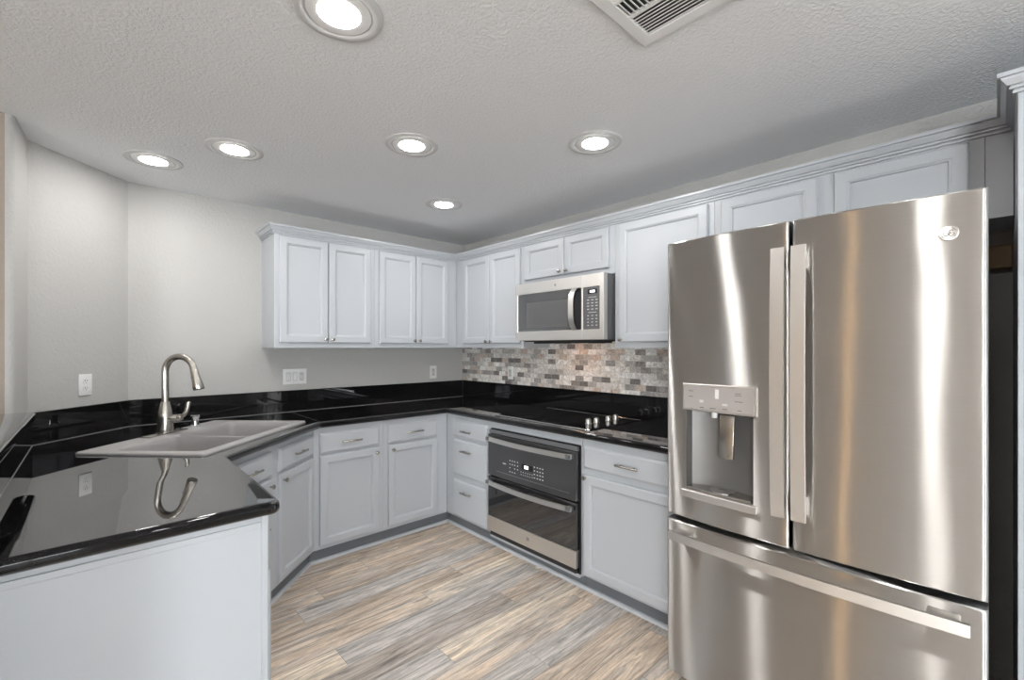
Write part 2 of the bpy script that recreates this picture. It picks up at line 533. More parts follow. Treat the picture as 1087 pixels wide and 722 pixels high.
# angled wall, its return and the rounded end where the bar begins, then the beige wall of the next room
def wall_left():
    JX, JY, R = -2.904, -0.692, 0.030
    front = [(-2.504, 0.0), (-2.889, -0.385), (JX, JY + R)]
    arc = [(JX - R + R * cos(a), JY + R + R * sin(a)) for a in [-radians(t) for t in (18, 36, 54, 72, 90)]]
    poly = front + arc + [(JX - R, -0.25), (-2.60, 0.1), (-2.504, 0.1)]
    return struct(MB().prism(poly, 0, CEIL).build('wall_left', M['wall'], None, True, 35))
wall_left()
struct(MB().box((WALL_L, -0.692, 0), (-2.9325, -0.55, CEIL)).build('wall_far', M['wall_beige_dim']))
struct(MB().box((-3.03, -2.35, 0), (-2.8895, -0.693, 1.072)).build('wall_peninsula', M['wall']))

def wall_x(name, xa, xb, openings, mat, t0, t1):
    """wall in the plane x; openings (y0,y1,z0,z1)"""
    mb = MB(); cuts = sorted(openings)
    y = WALL_B
    for (y0, y1, z0, z1) in cuts:
        mb.box((xa, y, 0), (xb, y0, CEIL)); 
        if z0 > 0.01: mb.box((xa, y0, 0), (xb, y1, z0))
        mb.box((xa, y0, z1), (xb, y1, CEIL)); y = y1
    mb.box((xa, y, 0), (xb, -0.55, CEIL))
    return struct(mb.build(name, mat))

def wall_y(name, ya, yb, x_start, x_end, openings, mat):
    mb = MB(); x = x_start
    for (x0, x1, z0, z1) in sorted(openings):
        mb.box((x, ya, 0), (x0, yb, CEIL))
        if z0 > 0.01: mb.box((x0, ya, 0), (x1, yb, z0))
        mb.box((x0, ya, z1), (x1, yb, CEIL)); x = x1
    mb.box((x, ya, 0), (x_end, yb, CEIL))
    return struct(mb.build(name, mat))

WIN_SIDE = [(-8.45, -7.55, 0.95, 2.25), (-7.35, -5.7, 0.05, 1.62)]
wall_x('wall_side', WALL_L - 0.1, WALL_L, WIN_SIDE, M['wall_beige_dim'], 0, 0)
WIN_REAR = [(-4.4, -2.2, 0.50, 2.1)]
wall_y('wall_rear', WALL_B - 0.1, WALL_B, WALL_L, 0.0, WIN_REAR, M['wall'])

def window(n, axis, a0, a1, z0, z1, slats=0, panes=2, m='day'):
    def bx(mb, p0, p1, zz0, zz1, d0, d1):
        if axis == 'x': mb.box((WALL_L - d1, p0, zz0), (WALL_L - d0, p1, zz1))
        else: mb.box((p0, WALL_B - d1, zz0), (p1, WALL_B - d0, zz1))
    pane = MB(); bx(pane, a0 + 0.02, a1 - 0.02, z0 + 0.02, z1 - 0.02, 0.085, 0.095)
    root = struct(pane.build('window_%d' % n, M[m]))
    fr = MB()
    bx(fr, a0, a0 + 0.06, z0, z1, 0.02, 0.084); bx(fr, a1 - 0.06, a1, z0, z1, 0.02, 0.084)
    bx(fr, a0 + 0.06, a1 - 0.06, z0, z0 + 0.06, 0.02, 0.084); bx(fr, a0 + 0.06, a1 - 0.06, z1 - 0.06, z1, 0.02, 0.084)
    for k in range(1, panes):
        c = a0 + (a1 - a0) * k / panes
        bx(fr, c - 0.035, c + 0.035, z0 + 0.06, z1 - 0.06, 0.02, 0.084)
    f = struct(fr.build('window_frame', M['trim_white'])); f.parent = root
    if slats:
        s = MB(); z = z0 + 0.1
        while z < z1 - 0.08:
            bx(s, a0 + 0.06, a1 - 0.06, z, z + slats * 0.45, 0.03, 0.05); z += slats
        o = struct(s.build('shutter', M['trim_white'])); o.parent = root
    return root
window(1, 'x', -7.35, -5.7, 0.05, 1.62, 0, 2, 'day_fill_west')  # added unseen pane, brightens the pantry and right-hand cabinets
window(2, 'x', -8.45, -7.55, 0.95, 2.25, 0.11, 2)
window(3, 'y', -4.4, -2.2, 0.50, 2.1, 0, 3)  # added pane behind the camera for frontal fill light
# glowing amber strip and white panel, both added for the fridge reflections
struct(MB().box((WALL_L + 0.0005, -2.48, 0.05), (WALL_L + 0.03, -2.38, 2.05), 0.004).build('window_4', M['amber']))
struct(MB().box((WALL_L + 0.0005, -4.55, 0), (WALL_L + 0.04, -3.15, 2.05), 0.004).build('reflection_panel', M['trim_white']))

# ------------------------------------------------------------------ worktop
BEV = 0.016
def countertop():
    t = bmesh.new()
    rad = 0.03
    crn = [(-2.226 - rad + rad * cos(a), -2.062 + rad + rad * sin(a)) for a in [radians(x) for x in (-90, -60, -30, 0)]]
    outer = [(-0.001, -0.001), (-2.503, -0.001), (-2.888, -0.386), (-2.888, -2.062)] + crn + \
            [(-2.226, -1.277), (-1.600, -0.651), (-0.651, -0.651), (-0.651, -2.610), (-0.001, -2.610)]
    hole = [SINK(x, y) for x, y in ((-0.425, -0.270), (0.425, -0.270), (0.425, 0.20), (-0.425, 0.20))]
    def loop(pts):
        vs = [t.verts.new((x, y, CT - 0.04)) for x, y in pts]
        return [t.edges.new((vs[i], vs[(i + 1) % len(vs)])) for i in range(len(vs))]
    es = loop(outer) + loop(hole)
    bmesh.ops.triangle_fill(t, edges=es, use_beauty=True, use_dissolve=False)
    for f in t.faces:
        f.normal_update()
        if f.normal.z > 0: f.normal_flip()
    r = bmesh.ops.extrude_face_region(t, geom=t.faces[:])
    for v in r['geom']:
        if isinstance(v, bmesh.types.BMVert): v.co.z = CT
    bmesh.ops.recalc_face_normals(t, faces=t.faces[:])
    def front(e):
        a, b = e.verts[0].co, e.verts[1].co
        if abs(a.z - b.z) > 1e-5: return False
        m = (a + b) / 2
        if len([f for f in e.link_faces if abs(f.normal.z) > 0.9]) != 1: return False
        if m.y > -0.03 or m.x > -0.03 or m.x < -2.88 : return False
        if abs(m.y - (m.x + 2.502)) < 0.02: return False
        u, w = SINK_INV(m.x, m.y)
        if abs(u) < 0.44 and abs(w) < 0.30: return False
        if m.y < -2.6 : return False
        return True
    bmesh.ops.bevel(t, geom=[e for e in t.edges if front(e)], offset=BEV, segments=4, profile=0.5, affect='EDGES')
    mb = MB(); mb._add(t)
    return mb

S_C = Vector((-2.190, -0.700)); S_E = Vector((sqrt(0.5), sqrt(0.5))); S_N = Vector((-sqrt(0.5), sqrt(0.5)))
def SINK(x, y):
    p = S_C + S_E * x + S_N * y
    return (p.x, p.y)
def SINK_INV(x, y):
    d = Vector((x, y)) - S_C
    return d.dot(S_E), d.dot(S_N)

ct = countertop().build('countertop', M['granite'], None, True, 30)
tag(ct, 'polished black granite countertop running around the kitchen from the peninsula to the refrigerator', 'countertop')
SP_T = 1.072
def upstand(poly):
    return MB().prism(poly, CT + 0.0003, SP_T, 0.002, 1).build('backsplash_slab', M['granite'], ct)
T = 0.02
upstand([(-T - 0.0005, -0.0005), (-2.5035, -0.0005), (-2.5035 + 0.0083, -T), (-T - 0.0005, -T)])
upstand([(-2.5043, -0.0013), (-2.8883, -0.3853), (-2.8720, -0.3970), (-2.4960, -0.0210)])
upstand([(-2.8887, -0.3865), (-2.8887, -2.05), (-2.8720, -2.05), (-2.8720, -0.3982)])
upstand([(-0.0005, -0.0005), (-T, -0.0205), (-T, -1.40), (-0.0005, -1.40)])
upstand([(-0.0005, -1.4012), (-T, -1.4012), (-T, -2.61), (-0.0005, -2.61)])

M['joint_grey'] = plain('grey_joint', (0.23, 0.23, 0.23), 0.5, var=0.03)  # thin grey lines along the slab joints
def line_strip(name, a, b, w, z0, z1):
    a, b = Vector(a), Vector(b); d = (b - a).normalized(); n = Vector((d.y, -d.x)) * w
    MB().prism([tuple(a), tuple(b), tuple(b + n), tuple(a + n)], z0, z1).build(name, M['joint_grey'], ct)
line_strip('joint_line', (-2.872, -2.05), (-2.872, -0.3985), 0.0012, CT + 0.0002, CT + 0.0028)
line_strip('joint_line', (-2.8715, -0.3973), (-2.4955, -0.0213), 0.0012, CT + 0.0002, CT + 0.0028)
line_strip('joint_line', (-2.494, -0.0202), (-0.022, -0.0202), 0.0012, CT + 0.0002, CT + 0.0028)
line_strip('slab_seam', (-1.5955, -0.632), (-1.5955, -0.0225), 0.0012, CT + 0.0001, CT + 0.0003)

# mosaic above the granite on the cooktop wall
tag(MB().box((-0.0095, -2.61, SP_T + 0.0005), (-0.0004, -0.0004, 1.3855)).box((-0.0095, -1.9612, 1.3855), (-0.0004, -1.1538, 1.4370)).build('tile_backsplash', M['tile']),
    'grey and white marble brick mosaic on the wall behind the cooktop', 'backsplash')

# raised bar on the half wall
def bar():
    r = 0.04
    x1, y1 = -2.836, -0.722
    arc = [(x1 - r + r * cos(a), y1 - r + r * sin(a)) for a in [radians(k) for k in (0, 22, 45, 68, 90)]]
    poly = [(-3.32, -2.40), (x1, -2.40)] + arc + [(-3.32, y1)]
    return MB().prism(poly, 1.0725, 1.110, 0.012, 3).build('bar_top', M['granite'], None, True, 30)
tag(bar(), 'raised black granite bar ledge on the half wall at the left edge', 'bar ledge')

# ------------------------------------------------------------------ cabinets
FZ0 = 0.092     # underside of the base cabinets' face
BODY_TOP = CT - 0.0405

def base_cabinet(label, loc, rot, w, depth, kind='box', gap=0.0008):
    t = thing('base_cabinet', label, 'cabinet', loc, rot, 'pale grey base cabinets')
    h = w / 2 - gap
    mb = MB()
    if kind == 'box':
        mb.box((-h, 0, FZ0), (h, depth, BODY_TOP))
    elif kind == 'open':          # sink base: face frame, sides and bottom
        mb.box((-h, 0, FZ0), (h, 0.02, BODY_TOP))
        mb.box((-h, 0.02, FZ0), (-h + 0.016, depth, BODY_TOP))
        mb.box((h - 0.016, 0.02, FZ0), (h, depth, BODY_TOP))
        mb.box((-h + 0.016, 0.02, FZ0), (h - 0.016, depth, FZ0 + 0.016))
    mb.build('carcass', M['paint'], t)
    return t

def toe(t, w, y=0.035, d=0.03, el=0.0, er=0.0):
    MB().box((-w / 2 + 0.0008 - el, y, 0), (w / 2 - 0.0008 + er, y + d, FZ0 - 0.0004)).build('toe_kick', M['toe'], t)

# back wall, two single-door units
c = base_cabinet('pale grey base cabinet on the back wall beside the diagonal sink unit', (-1.3945, -0.612, 0), 0, 0.477, 0.60)
cx = -1.3945
add_drawer(c, -1.598 - cx, -1.190 - cx, 0.706, 0.834); add_door(c, -1.598 - cx, -1.190 - cx, 0.118, 0.692, (-1.217 - cx, 0.660)); toe(c, 0.477, el=0.0135)
c = base_cabinet('pale grey base cabinet on the back wall next to the inside corner', (-0.8845, -0.612, 0), 0, 0.543, 0.60)
cx = -0.8845
add_drawer(c, -1.121 - cx, -0.712 - cx, 0.706, 0.834); add_door(c, -1.121 - cx, -0.712 - cx, 0.118, 0.692, (-1.094 - cx, 0.660)); toe(c, 0.543, er=0.034)

# diagonal sink base
DIAG = (-1.949, -0.927)
c = base_cabinet('pale grey diagonal sink base cabinet under the double sink', (DIAG[0], DIAG[1], 0), 45, 0.891, 0.50, 'open')
for s in (-1, 1):
    x0, x1 = (0.034, 0.425) if s > 0 else (-0.425, -0.034)
    add_drawer(c, x0, x1, 0.712, 0.838)
    add_door(c, x0, x1, 0.112, 0.695, ((x0 + 0.030) if s > 0 else (x1 - 0.030), 0.660))
toe(c, 0.891, el=0.0135, er=0.0135)

# right wall: drawers, oven housing, door unit  (local x runs towards the fridge)
def R(y):           # world y -> local x for a unit centred at yc
    return -y
yc = -0.873
c = base_cabinet('pale grey three-drawer base cabinet left of the wall oven', (-0.612, yc, 0), -90, 0.520, 0.60)
for z0, z1 in ((0.711, 0.838), (0.420, 0.690), (0.106, 0.384)):
    d = add_drawer(c, 0.716 + yc, 1.117 + yc, z0, z1, False)
    add_pull(d, 0.900 + yc, {0.711: 0.762, 0.420: 0.612, 0.106: 0.303}[z0], -0.020, 0.125)
toe(c, 0.520, el=0.034)

yc = -1.5455
c = thing('oven_cabinet', 'pale grey base cabinet frame housing the double oven under the cooktop', 'cabinet', (-0.612, yc, 0), -90, 'pale grey base cabinets')
mb = MB()
mb.box((-0.4117, 0, FZ0), (-0.388, 0.60, BODY_TOP)); mb.box((0.400, 0, FZ0), (0.4107, 0.60, BODY_TOP))
mb.box((-0.388, 0, 0.829), (0.400, 0.02, BODY_TOP)); mb.box((-0.388, -0.012, FZ0 - 0.020), (0.400, 0.60, FZ0))
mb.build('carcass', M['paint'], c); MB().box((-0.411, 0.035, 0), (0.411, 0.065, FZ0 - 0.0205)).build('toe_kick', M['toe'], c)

yc = -2.284
c = base_cabinet('pale grey base cabinet with wide drawer between the oven and the refrigerator', (-0.612, yc, 0), -90, 0.652, 0.60)
add_drawer(c, 1.974 + yc, 2.560 + yc, 0.706, 0.832)
add_door(c, 1.974 + yc, 2.560 + yc, 0.109, 0.672, (1.994 + yc, 0.656), stile=0.06); toe(c, 0.652)

# peninsula base: end panel towards the camera, doors towards the floor area
c = thing('base_cabinet', 'pale grey peninsula cabinet with plain end panel at the lower left', 'cabinet', (-2.570, -1.636, 0), 0, 'pale grey base cabinets')
mb = MB(); mb.box((-0.305, -0.384, FZ0), (0.306, 0.392, BODY_TOP)); mb.build('carcass', M['paint'], c)
mb = MB()
x0, x1, y0 = -0.306, 0.312, -0.384
mb.box((x0, y0 - 0.006, 0.0), (x1, y0 - 0.0004, BODY_TOP)); mb.build('end_panel', M['paint'], c)
mb = MB()
mb.box((x1 - 0.019, y0 - 0.011, 0.0), (x1, y0 - 0.0064, BODY_TOP), 0.0015, 1); mb.build('corner_stile', M['paint'], c)
mb = MB()
mb.box((x0, y0 - 0.011, 0.834), (x1 - 0.0195, y0 - 0.0064, 0.853), 0.0015, 1); mb.build('rail', M['paint'], c)
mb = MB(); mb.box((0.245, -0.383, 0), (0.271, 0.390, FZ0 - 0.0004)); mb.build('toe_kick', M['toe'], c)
for k in range(2):
    ya = -0.375 + k * 0.375
    for (z0, z1, isdoor) in ((0.112, 0.690, True), (0.706, 0.834, False)):
        fm = (panel_door_mb if isdoor else slab_front_mb)(ya, ya + 0.365, z0, z1)
        o = fm.build('door' if isdoor else 'drawer', M['paint'], c)
        o.location = (0.306, 0, 0); o.rotation_euler = (0, 0, radians(90))
        if isdoor: add_knob(o, ya + (0.335 if k == 0 else 0.03), 0.655, -0.020)
        else: add_pull(o, ya + 0.1825, 0.77, -0.020)

# quarter-round along the toe kicks
def off_path(o):
    k = o * (sqrt(2) - 1)
    return [(-2.264 + 0.0 - o, -2.02), (-2.264 - o, -1.242 + k), (-1.634 - k, -0.612 + o), (-0.612 + o, -0.612 + o), (-0.612 + o, -2.61)]
Q = 0.017
prof = [(0.0, 0.0), (Q, 0.0), (Q * 0.95, Q * 0.40), (Q * 0.72, Q * 0.75), (Q * 0.38, Q * 0.97), (0.0, Q * 1.05)]
struct(MB().sweep(prof, off_path(0.0345)).build('trim_1', M['quarter']))

# wall cabinets
UZ0, UZ1 = 1.386, 2.162
UF = 0.297
def wall_cabinet(label, loc, rot, w, z0, doors, knobs, end=False):
    t = thing('wall_cabinet', label, 'cabinet', (loc[0], loc[1], z0), rot, 'pale grey wall cabinets')
    h = w / 2 - 0.0006
    MB().box((-h, 0, 0), (h, UF - 0.0005, UZ1 - z0), 0.001, 1).build('carcass', M['paint'], t)
    for (a, b, zb, zt), kn in zip(doors, knobs):
        add_door(t, a, b, zb - z0, zt - z0, (kn[0], kn[1] - z0) if kn else None)
    return t
DT = 2.138; DB = 1.421
xc = (-1.777 - 1.0695) / 2
wall_cabinet('pale grey two-door wall cabinet at the open left end of the row', (xc, -UF), 0, 0.7075, UZ0,
             [(-1.748 - xc, -1.4265 - xc, DB, DT), (-1.4215 - xc, -1.104 - xc, DB, DT)], [(-1.449 - xc, 1.448), (-1.399 - xc, 1.448)])
xc = (-1.0695 - 0.297) / 2
wall_cabinet('pale grey two-door wall cabinet on the back wall beside the inside corner', (xc, -UF), 0, 0.7725, UZ0,
             [(-1.035 - xc, -0.7125 - xc, DB, DT), (-0.7075 - xc, -0.391 - xc, DB, DT)], [(-0.735 - xc, 1.445), (-0.685 - xc, 1.445)])
def rw(label, ya, yb, z0, doors, knobs):
    yc = (ya + yb) / 2
    return wall_cabinet(label, (-UF, yc), -90, abs(yb - ya), z0,
                        [(yc - a, yc - b, zb, zt) for a, b, zb, zt in doors], [((yc - k[0], k[1]) if k else None) for k in knobs])
rw('pale grey two-door wall cabinet left of the microwave', -0.2975, -1.153, UZ0,
   [(-0.418, -0.7735, DB, DT), (-0.7785, -1.129, DB, DT)], [(-0.749, 1.436), (-0.803, 1.436)])
rw('short pale grey two-door wall cabinet directly above the microwave', -1.153, -1.962, 1.848,
   [(-1.176, -1.5605, 1.886, DT), (-1.5655, -1.923, 1.886, DT)], [(-1.532, 1.909), (-1.592, 1.909)])
rw('single wide-door pale grey wall cabinet right of the microwave', -1.962, -2.570, UZ0,
   [(-1.998, -2.538, DB, DT)], [(-2.020, 1.436)])
c = rw('low pale grey two-door wall cabinet above the refrigerator', -2.570, -3.535, 1.851,
   [(-2.608, -3.024, 1.886, DT), (-3.087, -3.495, 1.886, DT)], [(-2.99, 1.909), (-3.12, 1.909)])
MB().box((0.4828, 0.004, 0), (0.5515, UF - 0.0005, UZ1 - 1.851)).build('filler_strip', M['paint'], c)

# tall pantry unit beside the fridge
c = thing('pantry_cabinet', 'tall pale grey pantry cabinet at the right edge beside the refrigerator', 'cabinet', (-0.63, -4.056, 0), -90)
MB().box((-0.449, 0, FZ0), (0.449, 0.629, UZ1), 0.001, 1).build('carcass', M['paint'], c)
MB().box((-0.449, 0.05, 0), (0.449, 0.08, FZ0 - 0.0004)).build('toe_kick', M['toe'], c)
add_door(c, -0.385, -0.002, 0.11, 2.13, (-0.03, 1.05)); add_door(c, 0.002, 0.385, 0.11, 2.13, (0.03, 1.05))
# unpainted cleat on the wall in the gap behind the fridge
tag(MB().box((-0.05, -3.6045, 1.70), (-0.0005, -3.50, 1.79), 0.002, 1).build('wood_cleat', M['raw_wood']),
    'bare wood strip in the dark gap between refrigerator and pantry', 'wood strip')

# crown moulding
cp = [(0.0006, 2.148), (0.009, 2.148), (0.009, 2.155), (0.0055, 2.157), (0.0055, 2.159), (0.016, 2.160), (0.016, 2.166), (0.0125, 2.168), (0.0125, 2.170),
      (0.021, 2.171), (0.024, 2.176), (0.031, 2.186), (0.033, 2.191), (0.0325, 2.1925), (0.041, 2.194), (0.041, 2.206), (0.0006, 2.206)]
crown = MB().sweep(cp, [(-1.777, -0.0006), (-1.777, -UF), (-UF, -UF), (-UF, -3.6055), (-0.63, -3.6055), (-0.63, -4.50)]).build('crown_molding', M['paint'])
tag(crown, 'pale grey stepped crown molding along the tops of the wall cabinets', 'molding')

# ------------------------------------------------------------------ refrigerator
FR = thing('refrigerator', 'large stainless steel french door refrigerator with bottom freezer drawer on the right', 'refrigerator', (0, -3.0925, 0), -90)
HW = 0.4565
def bow(x): return -0.917 - 0.020 * (1 - (x / HW) ** 2)
def front_pts(xa, xb, n=14, r=0.010):
    """plan section of a door front from xa to xb, rounded at both vertical edges; (x, y)"""
    pts = []
    for k in range(5):
        a = pi / 2 * k / 4
        pts.append((xa + r - r * cos(a), bow(xa) + r - r * sin(a)))
    for k in range(1, n):
        x = xa + r + (xb - xa - 2 * r) * k / n
        pts.append((x, bow(x)))
    for k in range(5):
        a = pi / 2 * (1 - k / 4)
        pts.append((xb - r + r * cos(a), bow(xb) + r - r * sin(a)))
    return pts
BACK = -0.842
def solid_door(xa, xb, z0, z1, extra_x=(), hole=None):
    pts = front_pts(xa, xb)
    if hole:
        pts = sorted(pts + [(hole[0], bow(hole[0])), (hole[1], bow(hole[1]))], key=lambda p: p[0])
    t = bmesh.new()
    zs = [z0, z0 + 0.004] + ([hole[2], hole[3]] if hole else []) + [z1 - 0.004, z1]
    def sh(p, z):      # tiny rounding at top / bottom
        d = 0.004 if z in (z0, z1) else 0
        return (p[0], p[1] + d, z)
    g = [[t.verts.new(sh(p, z)) for p in pts] for z in zs]
    for i in range(len(zs) - 1):
        for j in range(len(pts) - 1):
            if hole and zs[i] == hole[2] and pts[j][0] >= hole[0] - 1e-6 and pts[j + 1][0] <= hole[1] + 1e-6: continue
            t.faces.new((g[i][j], g[i][j + 1], g[i + 1][j + 1], g[i + 1][j]))
    bl = [t.verts.new((xa, BACK, z)) for z in zs]; br = [t.verts.new((xb, BACK, z)) for z in zs]
    for i in range(len(zs) - 1):
        t.faces.new((bl[i], g[i][0], g[i + 1][0], bl[i + 1]))
        t.faces.new((g[i][-1], br[i], br[i + 1], g[i + 1][-1]))
        if not hole: t.faces.new((br[i], bl[i], bl[i + 1], br[i + 1]))
    t.faces.new([bl[0], br[0]] + list(reversed(g[0]))); t.faces.new([br[-1], bl[-1]] + g[-1])
    if hole:
        t.faces.new((br[0], bl[0], bl[-1], br[-1]))
    bmesh.ops.recalc_face_normals(t, faces=t.faces[:])
    mb = MB(); mb._add(t)
    return mb
MB().box((-0.447, -0.838, 0.03), (0.447, -0.04, 1.790), 0.004).build('cabinet_body', M['body_grey'], FR)
for s in (-1, 1):
    MB().box((s * 0.40 - 0.045, -0.90, 1.7905), (s * 0.40 + 0.045, -0.70, 1.812), 0.004).build('hinge_cover', M['body_grey'], FR)
MB().box((-0.43, -0.83, 0.0), (0.43, -0.70, 0.0295)).build('toe_grille', M['black_matte'], FR)
MB().box((-0.4455, -0.846, 0.05), (0.4455, -0.8385, 1.789)).build('door_gasket', M['dark_gap'], FR)
H = (-0.370, -0.117, 0.828, 1.150)
door_l = solid_door(-HW, -0.0045, 0.708, 1.815, hole=H).build('left_door', M['fridge_steel'], FR, True, 30)
door_r = solid_door(0.0045, HW, 0.708, 1.815).build('right_door', M['fridge_steel'], FR, True, 30)
drawer = solid_door(-HW, HW, 0.062, 0.686).build('freezer_drawer', M['fridge_steel'], FR, True, 30)

# dispenser (parts of the left door)
def dispenser():
    x0, x1, z0, z1 = H
    t = bmesh.new()
    n = 12
    yf = lambda x: bow(x) + 0.0006
    rows = []
    for z in (z0, z1):
        r = [t.verts.new((x0, yf(x0), z))]
        for k in range(n + 1):
            u = k / n
            x = x0 + 0.004 + (x1 - x0 - 0.008) * u
            r.append(t.verts.new((x, -0.882 + 0.030 * (1 - (2 * u - 1) ** 2), z)))
        r.append(t.verts.new((x1, yf(x1), z)))
        rows.append(r)
    for j in range(n + 2):
        t.faces.new((rows[0][j], rows[0][j + 1], rows[1][j + 1], rows[1][j]))
    t.faces.new(rows[0]); t.faces.new(list(reversed(rows[1])))
    bmesh.ops.recalc_face_normals(t, faces=t.faces[:])
    bmesh.ops.reverse_faces(t, faces=t.faces[:])
    mb = MB(); mb._add(t)
    rec = mb.build('dispenser_recess', M['recess'], door_l, True, 30)
    # control panel
    def curved(xa, xb, z0, z1, d0, d1, m, name, bevel=True):
        k = 8
        pf = [(xa + (xb - xa) * i / k) for i in range(k + 1)]
        poly = [(x, bow(x) - d1) for x in pf] + [(x, bow(x) + d0) for x in reversed(pf)]
        return MB().prism(poly, z0, z1, 0.002 if bevel else 0, 1).build(name, m, door_l, True, 30)
    curved(-0.381, -0.105, 1.141, 1.246, -0.0004, 0.010, M['steel_flat'], 'control_panel')
    curved(-0.375, -0.111, 1.148, 1.240, -0.0104, 0.0116, M['touch'], 'touch_panel', False)
    # printed legends on the panel
    for (x, z, w, h) in [(-0.345, 1.218, 0.018, 0.0025), (-0.345, 1.196, 0.018, 0.0025), (-0.165, 1.219, 0.020, 0.0025), (-0.165, 1.212, 0.026, 0.002),
                         (-0.163, 1.190, 0.028, 0.0025), (-0.160, 1.158, 0.014, 0.003), (-0.300, 1.157, 0.016, 0.003), (-0.258, 1.157, 0.022, 0.003), (-0.213, 1.158, 0.018, 0.003)]:
        MB().box((x - w / 2, bow(x) - 0.0122, z - h / 2), (x + w / 2, bow(x) - 0.0110, z + h / 2)).build('panel_legend', M['mark_dark'], door_l)
    for (x, z, w, h) in [(-0.242, 1.2125, 0.014, 0.035), (-0.3015, 1.181, 0.015, 0.010), (-0.2125, 1.1745, 0.019, 0.007)]:
        MB().box((x - w / 2, bow(x) - 0.0123, z - h / 2), (x + w / 2, bow(x) - 0.0110, z + h / 2)).build('panel_light', M['touch_light'], door_l)
    # nozzle, paddle, tray and its lip
    mb = MB(); mb.lathe([(0.011, 1.118), (0.012, 1.1495), (0.004, 1.1496)], 16, mat=Matrix.Translation((-0.268, -0.905, 0)))
    mb.build('spout', M['plastic_white'], door_l, True)
    pd = MB().box((-0.027, -0.008, -0.165), (0.027, 0.008, 0.0), 0.004)
    o = pd.build('paddle', M['nickel'], door_l, True); o.location = (-0.222, -0.893, 1.132); o.rotation_euler = (radians(-5), 0, 0)
    k = 10
    pf = [(x0 + 0.006) + (x1 - x0 - 0.012) * i / k for i in range(k + 1)]
    poly = [(x, bow(x) - 0.004) for x in pf] + [(x, -0.880 + 0.026 * (1 - (2 * (x - x0) / (x1 - x0) - 1) ** 2)) for x in reversed(pf)]
    tr = MB().prism(poly, z0 + 0.0005, z0 + 0.010).build('drip_tray', M['nickel'], door_l, True, 30)
    mb = MB(); mb.lathe([(0.001, 0.0102), (0.045, 0.0102), (0.045, 0.0125), (0.040, 0.0125), (0.036, 0.011), (0.012, 0.011), (0.010, 0.0125), (0.001, 0.0125)], 24, mat=Matrix.Translation((-0.243, -0.890, z0)))
    mb.build('drain_insert', M['chrome'], tr, True)
    curved(-0.383, -0.104, 0.798, 0.8275, -0.0004, 0.018, M['steel_flat'], 'tray_lip')
dispenser()

def handle_v(x, door):
    mb = MB()
    yb = bow(x)
    prof = []
    z0, z1 = 0.822, 1.720
    n = 10
    # slightly bowed flat bar
    rings = []
    for k in range(n + 1):
        u = k / n; z = z0 + (z1 - z0) * u
        y = -0.984 - 0.012 * (1 - (2 * u - 1) ** 2)
        w = 0.0205
        rings.append([(x - w, y, z), (x + w, y, z), (x + w, y + 0.012, z), (x - w, y + 0.012, z)])
    mb.loops(rings)
    for zz in (z0 + 0.015, z1 - 0.075):
        mb.box((x - 0.015, -0.980, zz), (x + 0.015, yb - 0.0004, zz + 0.060), 0.004)
    return mb.build('handle', M['steel_flat'], door, True, 30)
handle_v(-0.0265, door_l); handle_v(0.0335, door_r)
mb = MB(); rings = []
n = 16
for k in range(n + 1):
    u = k / n; x = -0.416 + 0.841 * u
    y = -0.990 - 0.020 * (1 - (2 * u - 1) ** 2)
    rings.append([(x, y, 0.632), (x, y + 0.012, 0.632), (x, y + 0.014, 0.664), (x, y + 0.002, 0.664)])
mb.loops(rings)
for x in (-0.372, 0.372):
    mb.box((x - 0.034, -0.985, 0.637), (x + 0.034, bow(x) - 0.0002, 0.660), 0.004)
mb.build('handle', M['steel_flat'], drawer, True, 30)

def badge(parent, loc, r, rotm, mats=('steel_flat', 'mark_dark')):
    """round maker's badge: raised ring and an entwined two-letter monogram"""
    mb = MB(); mb.lathe([(0.0, 0.0), (r, 0.0), (r, 0.0022), (r * 0.93, 0.003), (r * 0.86, 0.0024), (0.0, 0.0024)], 36)
    b = mb.build('badge', M[mats[0]], parent, True); b.matrix_local = Matrix.Translation(loc) @ rotm
    mb = MB()
    def stroke(pts, w):
        P = [Vector(p) for p in pts]
        for i in range(len(P)):
            pass
        rings = []
        for i, p in enumerate(P):
            d = (P[min(i + 1, len(P) - 1)] - P[max(i - 1, 0)]).normalized(); nn = Vector((-d.y, d.x)) * w / 2
            rings.append([(p.x - nn.x, p.y - nn.y, 0.0021), (p.x + nn.x, p.y + nn.y, 0.0021), (p.x + nn.x, p.y + nn.y, 0.0034), (p.x - nn.x, p.y - nn.y, 0.0034)])
        mb.loops(rings)
    s = r * 0.62
    def arc(cx, cy, rx, ry, a0, a1, n=14): return [(cx + rx * cos(radians(a0 + (a1 - a0) * k / n)), cy + ry * sin(radians(a0 + (a1 - a0) * k / n))) for k in range(n + 1)]
    # G: open bowl, bar and tail loop
    stroke(arc(-0.40 * s, 0.05 * s, 0.42 * s, 0.62 * s, 60, 330), 0.15 * s)
    stroke([(-0.02 * s, -0.30 * s), (0.0, 0.0), (-0.30 * s, -0.02 * s)], 0.15 * s)
    stroke(arc(-0.62 * s, 0.52 * s, 0.2 * s, 0.2 * s, 0, 250), 0.12 * s)
    # E: two bowls
    stroke(arc(0.46 * s, 0.30 * s, 0.34 * s, 0.32 * s, 30, 265), 0.15 * s)
    stroke(arc(0.46 * s, -0.32 * s, 0.40 * s, 0.34 * s, 95, 330), 0.15 * s)
    stroke(arc(0.80 * s, -0.20 * s, 0.14 * s, 0.14 * s, -120, 120), 0.11 * s)
    # four curls round the rim
    for k in range(4):
        a = 45 + 90 * k
        stroke(arc(0, 0, r * 0.74, r * 0.74, a - 24, a + 18, 8), 0.11 * s)
    mb.build('monogram', M[mats[1]], b)
    return b
FACE = Matrix.Rotation(radians(90), 4, 'X')     # disc facing local -y
